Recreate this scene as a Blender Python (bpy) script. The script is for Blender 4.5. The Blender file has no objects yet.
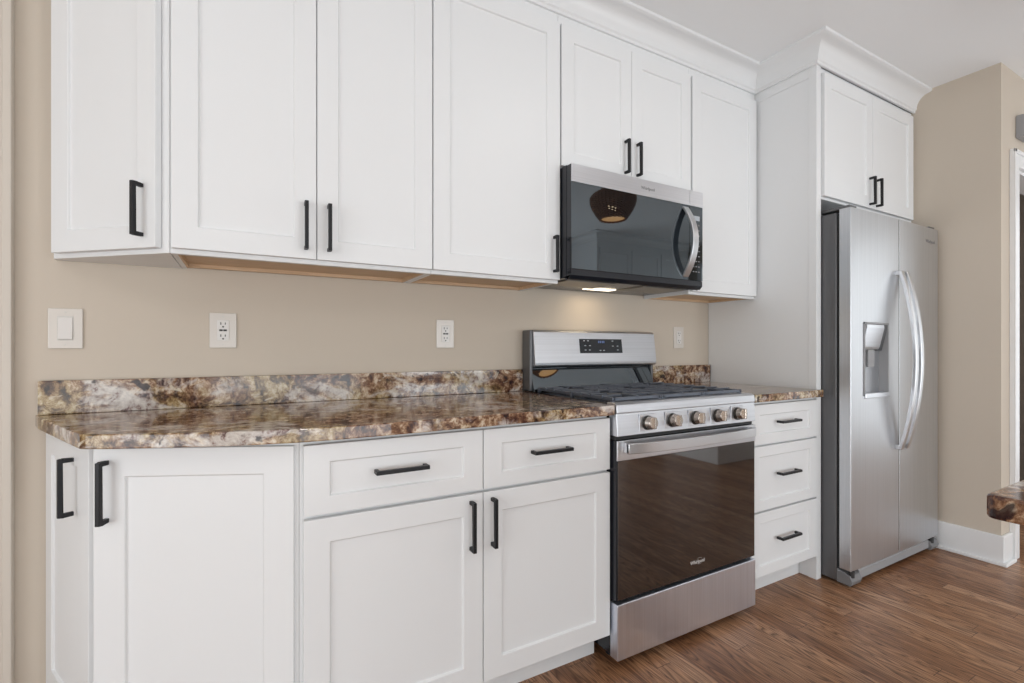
import bpy, bmesh, math, random
from mathutils import Matrix, Vector
random.seed(7)
S = bpy.context.scene
COL = S.collection

# ------------------------------------------------------------------ camera, world, lights, exposure
cam_data = bpy.data.cameras.new('camera')
cam = bpy.data.objects.new('camera', cam_data)
COL.objects.link(cam)
cam.location = (-1.121, -1.920, 1.111)
cam.rotation_euler = (math.pi/2, 0, math.radians(-29.2))
cam_data.sensor_width = 36
cam_data.lens = 480.9/1024*36
cam_data.shift_y = 6.83/1024
cam_data.clip_start = 0.02
S.camera = cam

S.view_settings.view_transform = 'Standard'
S.view_settings.look = 'None'
S.view_settings.gamma = 1
S.view_settings.use_curve_mapping = False
S.view_settings.exposure = -0.88

W = bpy.data.worlds.new('sky'); S.world = W; W.use_nodes = True
W.node_tree.nodes['Background'].inputs[0].default_value = (0.75, 0.85, 1.0, 1)
W.node_tree.nodes['Background'].inputs[1].default_value = 1.0

def area(name, loc, rot, sx, sy, power, color=(1, 1, 1), shape='RECTANGLE'):
    l = bpy.data.lights.new(name, 'AREA'); l.shape = shape; l.size = sx; l.size_y = sy
    l.energy = power; l.color = color
    o = bpy.data.objects.new(name, l); COL.objects.link(o); o.location = loc; o.rotation_euler = rot
    return o
PI = math.pi
CEIL = 2.580
YB = -4.8           # wall behind the camera
XL, XR = -4.2, 4.6  # far side walls
# unseen window light added behind the camera and at both sides, for brightness
area('window_fill', (-2.9, YB+0.03, 0.78), (PI/2, 0, 0), 1.7, 1.4, 40, (0.87, 0.945, 1.0))
area('window_fill', (-0.6, YB+0.03, 0.78), (PI/2, 0, 0), 1.7, 1.4, 62, (0.87, 0.945, 1.0))
area('window_fill', (1.5, YB+0.03, 0.78), (PI/2, 0, 0), 1.5, 1.4, 112, (0.87, 0.945, 1.0))
area('window_fill', (XL+0.03, -2.5, 1.10), (0, -PI/2, 0), 1.9, 2.4, 104, (0.87, 0.945, 1.0))
area('window_fill', (XR-0.03, -2.35, 1.20), (0, PI/2, 0), 2.1, 2.3, 42, (0.88, 0.95, 1.0))  # added to brighten the fridge front and the floor at the right
ADDED_RECESSED = [(-2.4, -1.5), (-1.1, -2.9), (0.4, -1.5), (0.5, -3.2), (2.9, -2.0), (3.0, 0.3)]  # unseen added lamps; the last one lifts the dark hall

# ------------------------------------------------------------------ helpers
ROOTLOC = {}
def finish(o, bevel, seg=2):
    if bevel:
        m = o.modifiers.new('bevel', 'BEVEL'); m.width = bevel; m.segments = seg
        m.limit_method = 'ANGLE'; m.angle_limit = math.radians(40); m.use_clamp_overlap = True
def obj(name, bm, mat, parent=None, bevel=0.0, smooth=False, label=None, seg=2):
    bmesh.ops.recalc_face_normals(bm, faces=bm.faces)
    if parent is not None:
        org = ROOTLOC[parent.name]
    else:
        xs = [v.co for v in bm.verts]
        org = Vector(((min(v.x for v in xs)+max(v.x for v in xs))/2, (min(v.y for v in xs)+max(v.y for v in xs))/2, min(v.z for v in xs)))
    for v in bm.verts: v.co -= org
    me = bpy.data.meshes.new(name); bm.to_mesh(me); bm.free()
    if smooth:
        for p in me.polygons: p.use_smooth = True
        try: me.set_sharp_from_angle(angle=math.radians(35))
        except Exception: pass
    me.materials.append(mat)
    o = bpy.data.objects.new(name, me); COL.objects.link(o)
    if parent is None: o.location = org
    else: o.parent = parent
    ROOTLOC[o.name] = org
    finish(o, bevel, seg)
    if label: o['label'] = label
    return o
def tag(o, label, cat, group=None):
    o['label'] = label; o['category'] = cat
    if group: o['group'] = group
    return o
def thing(name, label, cat, loc, group=None):
    o = bpy.data.objects.new(name, None); COL.objects.link(o); o.location = loc
    o.empty_display_size = 0.1
    ROOTLOC[o.name] = Vector(loc)
    return tag(o, label, cat, group)
def struct(name, bm, mat, bevel=0.0, smooth=False):
    o = obj(name, bm, mat, None, bevel, smooth); o['kind'] = 'structure'; return o
def box(bm, x0, x1, y0, y1, z0, z1, M=None):
    vs = [bm.verts.new((x, y, z)) for z in (z0, z1) for y in (y0, y1) for x in (x0, x1)]
    for f in ((0, 1, 3, 2), (4, 6, 7, 5), (0, 4, 5, 1), (2, 3, 7, 6), (0, 2, 6, 4), (1, 5, 7, 3)):
        bm.faces.new([vs[i] for i in f])
    if M is not None:
        for v in vs: v.co = M @ v.co
    return vs
def bx(*a, M=None):
    bm = bmesh.new(); box(bm, *a, M=M); return bm
def prism(bm, pts, z0, z1, M=None):
    a = [bm.verts.new((p[0], p[1], z0)) for p in pts]; b = [bm.verts.new((p[0], p[1], z1)) for p in pts]
    n = len(pts); bm.faces.new(a[::-1]); bm.faces.new(b)
    for i in range(n): bm.faces.new((a[i], a[(i+1) % n], b[(i+1) % n], b[i]))
    if M is not None:
        for v in a+b: v.co = M @ v.co
def prof_x(bm, pts, x0, x1):
    """profile in (y,z) extruded along x"""
    a = [bm.verts.new((x0, p[0], p[1])) for p in pts]; b = [bm.verts.new((x1, p[0], p[1])) for p in pts]
    n = len(pts); bm.faces.new(a[::-1]); bm.faces.new(b)
    for i in range(n): bm.faces.new((a[i], a[(i+1) % n], b[(i+1) % n], b[i]))
def cyl(bm, c, axis, r0, r1, h, n=24):
    ax = Vector(axis).normalized(); q = ax.to_track_quat('Z', 'Y')
    a = []; b = []
    for i in range(n):
        t = 2*PI*i/n; d = Vector((math.cos(t), math.sin(t), 0))
        a.append(bm.verts.new(Vector(c)+q @ (d*r0))); b.append(bm.verts.new(Vector(c)+ax*h+q @ (d*r1)))
    bm.faces.new(a[::-1]); bm.faces.new(b)
    for i in range(n): bm.faces.new((a[i], a[(i+1) % n], b[(i+1) % n], b[i]))
def lathe(bm, c, prof, n=32):
    rings = []
    for r, z in prof:
        rings.append([bm.verts.new((c[0]+r*math.cos(2*PI*i/n), c[1]+r*math.sin(2*PI*i/n), c[2]+z)) for i in range(n)])
    for k in range(len(rings)-1):
        for i in range(n):
            bm.faces.new((rings[k][i], rings[k][(i+1) % n], rings[k+1][(i+1) % n], rings[k+1][i]))
    return rings
def sweep_rect(bm, pts, w, side, out):
    """rectangular section swept on pts: side = half-width vector, out = list of thickness vectors"""
    rings = []
    for p, o in zip(pts, out):
        p = Vector(p); o = Vector(o); s = Vector(side)*w/2
        rings.append([bm.verts.new(p-s), bm.verts.new(p+s), bm.verts.new(p+s+o), bm.verts.new(p-s+o)])
    bm.faces.new(rings[0]); bm.faces.new(rings[-1][::-1])
    for a, b in zip(rings, rings[1:]):
        for i in range(4): bm.faces.new((a[i], a[(i+1) % 4], b[(i+1) % 4], b[i]))
def frame_matrix(x, y, ang=0.0):
    return Matrix.Translation((x, y, 0)) @ Matrix.Rotation(ang, 4, 'Z')
def text_mesh(name, body, size, mat, parent, loc, depth=0.0004, ang=0.0, shear=0.0):
    cu = bpy.data.curves.new('t', 'FONT'); cu.body = body; cu.size = size; cu.extrude = depth; cu.align_x = 'CENTER'; cu.align_y = 'CENTER'; cu.shear = shear
    to = bpy.data.objects.new('t', cu); COL.objects.link(to)
    dg = bpy.context.evaluated_depsgraph_get()
    me = bpy.data.meshes.new_from_object(to.evaluated_get(dg))
    bpy.data.objects.remove(to)
    M = Matrix.Translation(loc) @ Matrix.Rotation(ang, 4, 'Z') @ Matrix.Rotation(PI/2, 4, 'X')
    me.transform(M); me.transform(Matrix.Translation(-ROOTLOC[parent.name]))
    me.materials.clear(); me.materials.append(mat)
    o = bpy.data.objects.new(name, me); COL.objects.link(o); o.parent = parent
    ROOTLOC[o.name] = ROOTLOC[parent.name]
    return o

# ------------------------------------------------------------------ materials
def mat(name, col, rough=0.5, metal=0.0, **kw):
    m = bpy.data.materials.new(name); m.use_nodes = True
    b = m.node_tree.nodes['Principled BSDF']
    b.inputs['Base Color'].default_value = (*col, 1); b.inputs['Roughness'].default_value = rough; b.inputs['Metallic'].default_value = metal
    for k, v in kw.items(): b.inputs[k.replace('_', ' ')].default_value = v
    return m
class N:
    def __init__(s, m): s.t = m.node_tree; s.b = s.t.nodes['Principled BSDF']
    def n(s, typ, **kw):
        x = s.t.nodes.new(typ)
        for k, v in kw.items(): setattr(x, k, v)
        return x
    def l(s, a, b): s.t.links.new(a, b)
    def math(s, op, a, b=None):
        x = s.n('ShaderNodeMath', operation=op)
        for i, v in enumerate((a, b)):
            if v is None: continue
            if hasattr(v, 'links') or hasattr(v, 'is_linked'): s.l(v, x.inputs[i])
            else: x.inputs[i].default_value = v
        return x.outputs[0]
    def ramp(s, fac, stops, interp='LINEAR'):
        r = s.n('ShaderNodeValToRGB'); r.color_ramp.interpolation = interp
        e = r.color_ramp.elements
        while len(e) > 1: e.remove(e[-1])
        e[0].position = stops[0][0]; e[0].color = (*stops[0][1], 1)
        for p, c in stops[1:]:
            k = e.new(p); k.color = (*c, 1)
        s.l(fac, r.inputs[0]); return r.outputs[0]
    def mix(s, fac, a, b, mode='MIX'):
        x = s.n('ShaderNodeMix', data_type='RGBA', blend_type=mode)
        if hasattr(fac, 'is_linked'): s.l(fac, x.inputs[0])
        else: x.inputs[0].default_value = fac
        for i, v in ((6, a), (7, b)):
            if hasattr(v, 'is_linked'): s.l(v, x.inputs[i])
            else: x.inputs[i].default_value = (*v, 1)
        return x.outputs[2]
    def noise(s, vec, scale, detail=4, rough=0.55, dist=0.0):
        x = s.n('ShaderNodeTexNoise'); x.inputs['Scale'].default_value = scale; x.inputs['Detail'].default_value = detail
        x.inputs['Roughness'].default_value = rough; x.inputs['Distortion'].default_value = dist; s.l(vec, x.inputs['Vector']); return x.outputs[0]
    def pos(s, scale=(1, 1, 1)):
        g = s.n('ShaderNodeNewGeometry'); m = s.n('ShaderNodeMapping'); m.inputs['Scale'].default_value = scale
        s.l(g.outputs['Position'], m.inputs['Vector']); return m.outputs[0]
    def bump(s, h, strength=0.1, dist=0.001):
        x = s.n('ShaderNodeBump'); x.inputs['Strength'].default_value = strength; x.inputs['Distance'].default_value = dist
        s.l(h, x.inputs['Height']); s.l(x.outputs[0], s.b.inputs['Normal'])

M_WHITE = mat('white_cabinet_paint', (0.80, 0.805, 0.81), 0.38)
k = N(M_WHITE); k.bump(k.noise(k.pos(), 90, 2), 0.03, 0.0004)
M_CROWN = mat('white_moulding_paint', (0.80, 0.805, 0.81), 0.4)
M_TRIM = mat('white_trim_paint', (0.80, 0.80, 0.80), 0.35)
M_CASE = mat('cream_casing_paint', (0.62, 0.56, 0.49), 0.4)
M_WALL = mat('beige_wall_paint', (0.585, 0.51, 0.425), 0.75)
k = N(M_WALL); k.bump(k.noise(k.pos(), 220, 3), 0.06, 0.0006)
M_CEIL = mat('ceiling_paint', (0.87, 0.875, 0.88), 0.9)
k = N(M_CEIL); k.bump(k.noise(k.pos(), 180, 3), 0.05, 0.0006)
M_HALL = mat('tan_hall_paint', (0.42, 0.31, 0.22), 0.8)
M_BLACK = mat('matte_black_metal', (0.012, 0.012, 0.014), 0.42, 0.3)
M_WOOD_IN = mat('maple_cabinet_bottom', (0.62, 0.42, 0.26), 0.5)
k = N(M_WOOD_IN); g = k.noise(k.pos((3, 40, 40)), 3, 4)
k.l(k.ramp(g, [(0.3, (0.56, 0.37, 0.22)), (0.7, (0.68, 0.48, 0.31))]), k.b.inputs['Base Color'])
M_PLATE = mat('white_plastic', (0.68, 0.63, 0.575), 0.25)
M_SOCKET = mat('white_socket_plastic', (0.73, 0.70, 0.67), 0.3)
M_SLOT = mat('dark_slot', (0.03, 0.03, 0.03), 0.6)
M_SCREW = mat('painted_screw', (0.60, 0.57, 0.53), 0.35)

def steel(name, col, rough, axis, aniso=0.5):
    m = mat(name, col, rough, 1.0)
    k = N(m)
    sc = {'x': (1.5, 160, 160), 'z': (160, 160, 1.5)}[axis]
    g = k.noise(k.pos(sc), 1.0, 3, 0.6)
    k.l(k.math('MULTIPLY_ADD', g, 0.10), k.b.inputs['Roughness'])
    k.t.nodes[-1].inputs[2].default_value = rough-0.05
    k.bump(g, 0.05, 0.0003)
    k.l(k.ramp(g, [(0.3, tuple(c*0.94 for c in col)), (0.7, tuple(min(1, c*1.04) for c in col))]), k.b.inputs['Base Color'])
    return m
M_STEEL = steel('brushed_stainless_steel', (0.70, 0.715, 0.75), 0.33, 'x')
M_FRIDGE = steel('fridge_stainless_steel', (0.63, 0.645, 0.67), 0.38, 'z')
M_HANDLE = mat('satin_steel_handle', (0.66, 0.67, 0.69), 0.32, 1.0)
M_GREYSIDE = mat('dark_grey_painted_metal', (0.14, 0.14, 0.145), 0.4, 0.5)
M_GREYLT = mat('grey_plastic', (0.32, 0.32, 0.33), 0.45)
M_GREYMID = mat('mid_grey_plastic', (0.20, 0.20, 0.205), 0.45)
M_NAVY = mat('black_enamel', (0.012, 0.013, 0.018), 0.22)
M_GLASS = mat('black_glass', (0.006, 0.007, 0.009), 0.02, 0.0, IOR=2.3, Specular_Tint=(0.80, 0.92, 1.0, 1))
M_OVGLASS = mat('oven_black_glass', (0.010, 0.007, 0.006), 0.035, 0.0, IOR=2.3)
M_PANELGLASS = mat('control_glass', (0.02, 0.023, 0.028), 0.12, 0.0)
M_IRON = mat('cast_iron', (0.12, 0.135, 0.165), 0.38, 0.4)
k = N(M_IRON); k.bump(k.noise(k.pos(), 300, 3), 0.25, 0.0006)
M_ENAMEL = mat('cooktop_black_enamel', (0.008, 0.008, 0.010), 0.15)
M_CAP = mat('burner_cap_black', (0.02, 0.02, 0.022), 0.35)
M_KNOB = mat('knob_satin_nickel', (0.50, 0.44, 0.39), 0.25, 1.0)
M_DRAWER = steel('drawer_stainless_steel', (0.80, 0.84, 0.93), 0.38, 'z')
M_KNOBDK = mat('knob_dark_base', (0.04, 0.035, 0.03), 0.35, 0.4)
M_MARK = mat('pale_grey_print', (0.45, 0.48, 0.52), 0.5)
M_LOGO = mat('white_print', (0.75, 0.72, 0.70), 0.4)
M_LOGODK = mat('dark_grey_print', (0.22, 0.22, 0.23), 0.4)
M_VENT = mat('vent_filter_mesh', (0.30, 0.28, 0.25), 0.45, 0.8)
def emis(name, col, s):
    m = mat(name, (0.1, 0.1, 0.1), 0.4); b = m.node_tree.nodes['Principled BSDF']
    b.inputs['Emission Color'].default_value = (*col, 1); b.inputs['Emission Strength'].default_value = s; return m
M_LAMP = emis('warm_lamp_lens', (1.0, 0.86, 0.66), 5.0)
M_BULB = emis('warm_bulb', (1.0, 0.62, 0.28), 1.5)
M_DISC = emis('added_lamp_lens', (1.0, 0.95, 0.88), 6.0)
M_CLOCK = emis('blue_clock_digits', (0.12, 0.3, 0.9), 0.5)

# granite -----------------------------------------------------------
M_GRAN = mat('brown_granite', (0.3, 0.2, 0.15), 0.09)
k = N(M_GRAN); p = k.pos()
warpn = k.n('ShaderNodeTexNoise'); warpn.inputs['Scale'].default_value = 9; warpn.inputs['Detail'].default_value = 4; k.l(p, warpn.inputs['Vector'])
vm = k.n('ShaderNodeVectorMath', operation='MULTIPLY_ADD'); k.l(warpn.outputs['Color'], vm.inputs[0]); vm.inputs[1].default_value = (0.07, 0.07, 0.07); k.l(p, vm.inputs[2])
wp = vm.outputs[0]
xt = k.noise(wp, 34, 7, 0.72, 0.3)     # crystals
brown = k.ramp(xt, [(0.36, (0.02, 0.010, 0.010)), (0.43, (0.085, 0.036, 0.024)), (0.49, (0.19, 0.095, 0.052)), (0.54, (0.33, 0.20, 0.12)), (0.60, (0.55, 0.42, 0.30)), (0.68, (0.68, 0.60, 0.50))])
golden = k.ramp(xt, [(0.36, (0.03, 0.018, 0.012)), (0.44, (0.13, 0.075, 0.03)), (0.50, (0.28, 0.18, 0.08)), (0.56, (0.44, 0.33, 0.18)), (0.64, (0.62, 0.54, 0.40))])
pale = k.ramp(xt, [(0.33, (0.05, 0.03, 0.035)), (0.40, (0.24, 0.15, 0.13)), (0.46, (0.50, 0.44, 0.40)), (0.56, (0.62, 0.58, 0.54)), (0.66, (0.72, 0.66, 0.60))])
z1 = k.ramp(k.noise(wp, 3.6, 4, 0.65), [(0.44, (0, 0, 0)), (0.53, (1, 1, 1))])
z2 = k.ramp(k.noise(k.pos((1.0, 1.3, 2.0)), 4.6, 5, 0.65, 0.5), [(0.52, (0, 0, 0)), (0.60, (1, 1, 1))])
c1 = k.mix(z1, golden, brown)
c2 = k.mix(k.math('MULTIPLY', z2, 0.9), c1, pale)
blob = k.ramp(k.noise(wp, 19, 3, 0.5), [(0.31, (1, 1, 1)), (0.35, (0, 0, 0))])
c3 = k.mix(k.math('MULTIPLY', blob, 0.9), c2, (0.018, 0.008, 0.010))
cream = k.ramp(k.noise(p, 15, 4, 0.55, 0.8), [(0.66, (0, 0, 0)), (0.70, (1, 1, 1))])
c4 = k.mix(k.math('MULTIPLY', cream, 0.8), c3, (0.66, 0.58, 0.46))
k.l(c4, k.b.inputs['Base Color'])

# hardwood floor ------------------------------------------------------
M_FLOOR = mat('oak_strip_floor', (0.3, 0.15, 0.08), 0.3, Specular_IOR_Level=0.35)
k = N(M_FLOOR); g = k.n('ShaderNodeNewGeometry'); sx = k.n('ShaderNodeSeparateXYZ'); k.l(g.outputs['Position'], sx.inputs[0])
PW = 0.066
u = k.math('DIVIDE', sx.outputs[0], PW); row = k.math('FLOOR', u); fu = k.math('FRACT', u)
wn = k.n('ShaderNodeTexWhiteNoise', noise_dimensions='1D'); k.l(row, wn.inputs['W'])
yo = k.math('ADD', sx.outputs[1], k.math('MULTIPLY', wn.outputs['Value'], 7.3))
v = k.math('DIVIDE', yo, 1.15); seg = k.math('FLOOR', v); fv = k.math('FRACT', v)
cid = k.n('ShaderNodeCombineXYZ'); k.l(row, cid.inputs[0]); k.l(seg, cid.inputs[1])
w2 = k.n('ShaderNodeTexWhiteNoise', noise_dimensions='3D'); k.l(cid.outputs[0], w2.inputs['Vector'])
# per-board grain coordinates
gx = k.math('MULTIPLY', k.math('SUBTRACT', fu, k.math('MULTIPLY', w2.outputs['Value'], 1.0)), PW)
gv = k.n('ShaderNodeCombineXYZ'); k.l(k.math('MULTIPLY', gx, 13.0), gv.inputs[0]); k.l(k.math('MULTIPLY', yo, 1.05), gv.inputs[1]); k.l(k.math('MULTIPLY', w2.outputs['Value'], 40), gv.inputs[2])
ring = k.noise(gv.outputs[0], 1.15, 2, 0.45, 0.35)
rings = k.math('FRACT', k.math('MULTIPLY', ring, 20.0))
rr = k.ramp(rings, [(0.0, (0.0, 0.0, 0.0)), (0.14, (0.6, 0.6, 0.6)), (0.45, (1, 1, 1)), (0.80, (0.55, 0.55, 0.55)), (1.0, (0.1, 0.1, 0.1))])
fv2 = k.n('ShaderNodeCombineXYZ'); k.l(k.math('MULTIPLY', sx.outputs[0], 420), fv2.inputs[0]); k.l(k.math('MULTIPLY', yo, 7), fv2.inputs[1])
fine = k.noise(fv2.outputs[0], 1.0, 3, 0.6)
tone = k.ramp(w2.outputs['Value'], [(0.0, (0.33, 0.155, 0.075)), (0.35, (0.43, 0.215, 0.108)), (0.7, (0.50, 0.265, 0.140)), (1.0, (0.60, 0.345, 0.20))])
cA = k.mix(rr, (0.075, 0.032, 0.016), tone)
cB = k.mix(0.9, tone, cA)
cC = k.mix(k.ramp(fine, [(0.35, (0.55, 0.55, 0.55)), (0.55, (0, 0, 0))]), cB, (0.075, 0.032, 0.017))
e1 = k.math('LESS_THAN', fu, 0.018); e2 = k.math('LESS_THAN', fv, 0.0016)
edge = k.math('MAXIMUM', e1, e2)
cD = k.mix(k.math('MULTIPLY', edge, 0.8), cC, (0.03, 0.013, 0.008))
k.l(cD, k.b.inputs['Base Color'])
k.l(k.ramp(fine, [(0.3, (0.42, 0.42, 0.42)), (0.7, (0.27, 0.27, 0.27))]), k.b.inputs['Roughness'])
k.bump(k.math('ADD', k.math('MULTIPLY', fine, 0.5), k.math('MULTIPLY', edge, -2.0)), 0.18, 0.0008)

# wicker -------------------------------------------------------------
M_DIFF = emis('warm_diffuser', (1.0, 0.50, 0.18), 3.5)
M_WICK = mat('brown_wicker', (0.24, 0.11, 0.05), 0.6)

# ------------------------------------------------------------------ room shell
WX = 2.276   # side wall right of the fridge
WY = -0.99    # its outer corner
T = 0.12
struct('floor', bx(XL-0.1, XR+0.1, YB-0.1, 1.6, -0.08, 0.0), M_FLOOR)
struct('ceiling', bx(XL-0.1, XR+0.1, YB-0.1, 1.6, CEIL, CEIL+0.08), M_CEIL)
# back wall, with the cased doorway at the far left
DL0, DL1, DLH = -2.62, -1.789, 2.06
bm = bmesh.new(); box(bm, DL1, WX+T, 0, T, 0, CEIL); box(bm, XL, DL0, 0, T, 0, CEIL); box(bm, DL0, DL1, 0, T, DLH, CEIL)
struct('wall_back', bm, M_WALL)
struct('wall_left', bx(XL-T, XL, YB, 0.0, 0, CEIL), M_WALL)
struct('wall_behind_camera', bx(XL-T, XR+T, YB-T, YB, 0, CEIL), M_WALL)
struct('wall_far_right', bx(XR, XR+T, YB, 1.5, 0, CEIL), M_WALL)
struct('wall_right', bx(WX, WX+T, WY, -0.0, 0, CEIL), M_WALL)
DR0, DR1, DRH = 2.478, 3.30, 2.065
bm = bmesh.new(); box(bm, WX+T, DR0, WY, WY+T, 0, CEIL); box(bm, DR1, XR, WY, WY+T, 0, CEIL); box(bm, DR0, DR1, WY, WY+T, DRH, CEIL)
struct('wall_doorway', bm, M_WALL)
struct('wall_hall', bx(WX+T, XR, 1.4, 1.5, 0, CEIL), M_HALL)
# door behind the left casing
def casing(bm, x0, x1, y, h, w=0.09, t=0.018, rev=0.006):
    for (a, b, c, d) in ((x0-w, x0-rev+0.0, 0, h+w), (x1+rev, x1+w, 0, h+w), (x0-rev, x1+rev, h+rev, h+w)):
        box(bm, a, b, y-t, y, c, d)
    for (a, b, c, d) in ((x0-w, x0-w+0.02, 0, h+w), (x1+w-0.02, x1+w, 0, h+w), (x0-w, x1+w, h+w-0.02, h+w)):
        box(bm, a, b, y-t-0.007, y-t+0.001, c, d)
    box(bm, x0-rev, x0+0.012, y-0.002, y+T, 0, h); box(bm, x1-0.012, x1+rev, y-0.002, y+T, 0, h); box(bm, x0, x1, y-0.002, y+T, h-0.012, h+rev)
bm = bmesh.new(); casing(bm, DL0, DL1, 0.0, DLH); struct('trim_1', bm, M_CASE, 0.003)
bm = bmesh.new(); box(bm, DL0+0.015, DL1-0.015, 0.04, 0.08, 0.005, DLH-0.015)
struct('door_1', bm, M_TRIM, 0.002)
bm = bmesh.new(); casing(bm, DR0, DR1, WY, DRH); struct('trim_2', bm, M_TRIM, 0.003)
# baseboard of the side wall, wrapping its outer corner
def baseboard(name, segs):
    bm = bmesh.new()
    for a in segs: box(bm, *a)
    return struct(name, bm, M_TRIM, 0.004)
h = 0.15
baseboard('baseboard_right', [(WX-0.015, WX, WY-0.015, -0.01, 0, h), (WX, DR0-0.092, WY-0.015, WY, 0, h),
                              (WX-0.030, WX-0.015, WY-0.030, -0.01, 0, 0.018), (WX-0.015, DR0-0.092, WY-0.030, WY-0.015, 0, 0.018)])
baseboard('baseboard_doorway', [(DR1+0.092, XR, WY-0.015, WY, 0, h)])
baseboard('baseboard_behind_camera', [(XL, -3.82, YB, YB+0.015, 0, h), (-1.98, -1.52, YB, YB+0.015, 0, h), (0.32, 0.68, YB, YB+0.015, 0, h)])
baseboard('baseboard_left', [(XL, XL+0.015, YB+0.015, 0, 0, h)])
# unseen windows added behind the camera and at both sides, framing their lamps
def win(name, c, w, hh, axis):
    bm = bmesh.new(); t = 0.07; XA, XB_, XC, XD = (XL, XL+0.05, XL+0.035, XL+0.055) if c[0] < 0 else (XR-0.05, XR, XR-0.055, XR-0.035)
    for a in (-1, 1):
        if axis == 'y':
            box(bm, c[0]+a*(w/2+t/2)-t/2, c[0]+a*(w/2+t/2)+t/2, YB, YB+0.05, c[2]-hh/2-t, c[2]+hh/2+t)
            box(bm, c[0]-w/2, c[0]+w/2, YB, YB+0.05, c[2]+a*(hh/2+t/2)-t/2, c[2]+a*(hh/2+t/2)+t/2)
        else:
            box(bm, XA, XB_, c[1]+a*(w/2+t/2)-t/2, c[1]+a*(w/2+t/2)+t/2, c[2]-hh/2-t, c[2]+hh/2+t)
            box(bm, XA, XB_, c[1]-w/2, c[1]+w/2, c[2]+a*(hh/2+t/2)-t/2, c[2]+a*(hh/2+t/2)+t/2)
    if axis == 'y':
        box(bm, c[0]-0.02, c[0]+0.02, YB+0.035, YB+0.055, c[2]-hh/2, c[2]+hh/2); box(bm, c[0]-w/2, c[0]+w/2, YB+0.035, YB+0.055, c[2]-0.02, c[2]+0.02)
    else:
        box(bm, XC, XD, c[1]-0.02, c[1]+0.02, c[2]-hh/2, c[2]+hh/2); box(bm, XC, XD, c[1]-w/2, c[1]+w/2, c[2]-0.02, c[2]+0.02)
    struct(name, bm, M_TRIM, 0.003)
win('added_window_1', (-2.9, YB, 0.78), 1.7, 1.4, 'y'); win('added_window_2', (-0.6, YB, 0.78), 1.7, 1.4, 'y')
win('added_window_3', (1.5, YB, 0.78), 1.5, 1.4, 'y'); win('added_window_4', (XL, -2.5, 1.10), 2.4, 1.9, 'x'); win('added_window_5', (XR, -2.35, 1.20), 2.3, 2.1, 'x')

# crown moulding: profile swept along the cabinet tops
CRZ = 2.472
def crown(name, path, z0=CRZ, closed_ends=True):
    H = CEIL-z0
    prof = [(0.0, 0.0), (0.010, 0.0), (0.010, 0.012), (0.014, 0.016)]
    for i in range(9):
        t = i/8*PI/2
        prof.append((0.016+0.058*(1-math.cos(t)), 0.018+(H-0.036)*math.sin(t)))
    prof += [(0.080, H-0.016), (0.087, H-0.012), (0.087, H), (0.0, H)]
    # keep the cove concave towards the room
    bm = bmesh.new(); rings = []
    n = len(path)
    for i, p in enumerate(path):
        p = Vector(p)
        ds = []
        if i > 0: ds.append((p-Vector(path[i-1])).normalized())
        if i < n-1: ds.append((Vector(path[i+1])-p).normalized())
        ns = [Vector((d.y, -d.x)) for d in ds]
        m = sum(ns, Vector((0, 0)))
        m = m/(m.length**2)*len(ns) if len(ns) == 2 and m.length > 1e-6 else ns[0]
        if len(ns) == 2: m = (ns[0]+ns[1])/(1+ns[0].dot(ns[1]))
        rings.append([bm.verts.new((p.x+m.x*a, p.y+m.y*a, z0+b)) for a, b in prof])
    for a, b in zip(rings, rings[1:]):
        for i in range(len(prof)):
            j = (i+1) % len(prof); bm.faces.new((a[i], a[j], b[j], b[i]))
    bm.faces.new(rings[0]); bm.faces.new(rings[-1][::-1])
    return struct(name, bm, M_CROWN, 0.0, True)
UF = -0.30     # face-frame plane of the wall cabinets
PX0, PX1 = 1.280, 1.300   # tall side panel
FF = -0.611     # face-frame plane of the fridge cabinet
crown('trim_3', [(-1.605, -0.001), (-1.605, -0.030), (-1.302, UF), (PX0, UF), (PX0, FF-0.008), (WX, FF-0.008)])

# ------------------------------------------------------------------ cabinet parts
def shaker(w, hh, t=0.020, st=0.062, rl=0.062, rec=0.007, M=None):
    """framed door: x 0..w, z 0..hh, back at y=0, front at y=-t"""
    bm = bmesh.new(); ch = 0.004
    def ring(y, dx, dz):
        return [bm.verts.new(c) for c in ((dx, y, dz), (w-dx, y, dz), (w-dx, y, hh-dz), (dx, y, hh-dz))]
    b = ring(0, 0, 0); f = ring(-t, 0, 0); i1 = ring(-t, st, rl); i2 = ring(-t+rec, st+ch*0.6, rl+ch*0.6)
    bm.faces.new(b)
    for a, c in ((b, f), (f, i1), (i1, i2)):
        for i in range(4): bm.faces.new((a[i], a[(i+1) % 4], c[(i+1) % 4], c[i]))
    bm.faces.new(i2[::-1])
    if M is not None:
        for v in bm.verts: v.co = M @ v.co
    return bm
def place(M, x, z): return M @ Matrix.Translation((x, 0, z))
def pull(parent, M, x, z, L=0.145, vert=True, t=0.020, out=0.032):
    """square bar pull centred on x,z of the door front"""
    bm = bmesh.new(); w = 0.0105; y0 = -t; y1 = -t-out
    if vert:
        pts = [(x-w/2, x+w/2, y1, y1+w, z-L/2, z+L/2), (x-w/2, x+w/2, y1+w, y0, z-L/2, z-L/2+w), (x-w/2, x+w/2, y1+w, y0, z+L/2-w, z+L/2)]
    else:
        pts = [(x-L/2, x+L/2, y1, y1+w, z-w/2, z+w/2), (x-L/2, x-L/2+w, y1+w, y0, z-w/2, z+w/2), (x+L/2-w, x+L/2, y1+w, y0, z-w/2, z+w/2)]
    for a in pts: box(bm, *a)
    bmesh.ops.remove_doubles(bm, verts=bm.verts, dist=1e-5)
    for v in bm.verts: v.co = M @ v.co
    return obj('handle', bm, M_BLACK, parent, 0.0012, label='matte black square bar pull')
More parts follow.
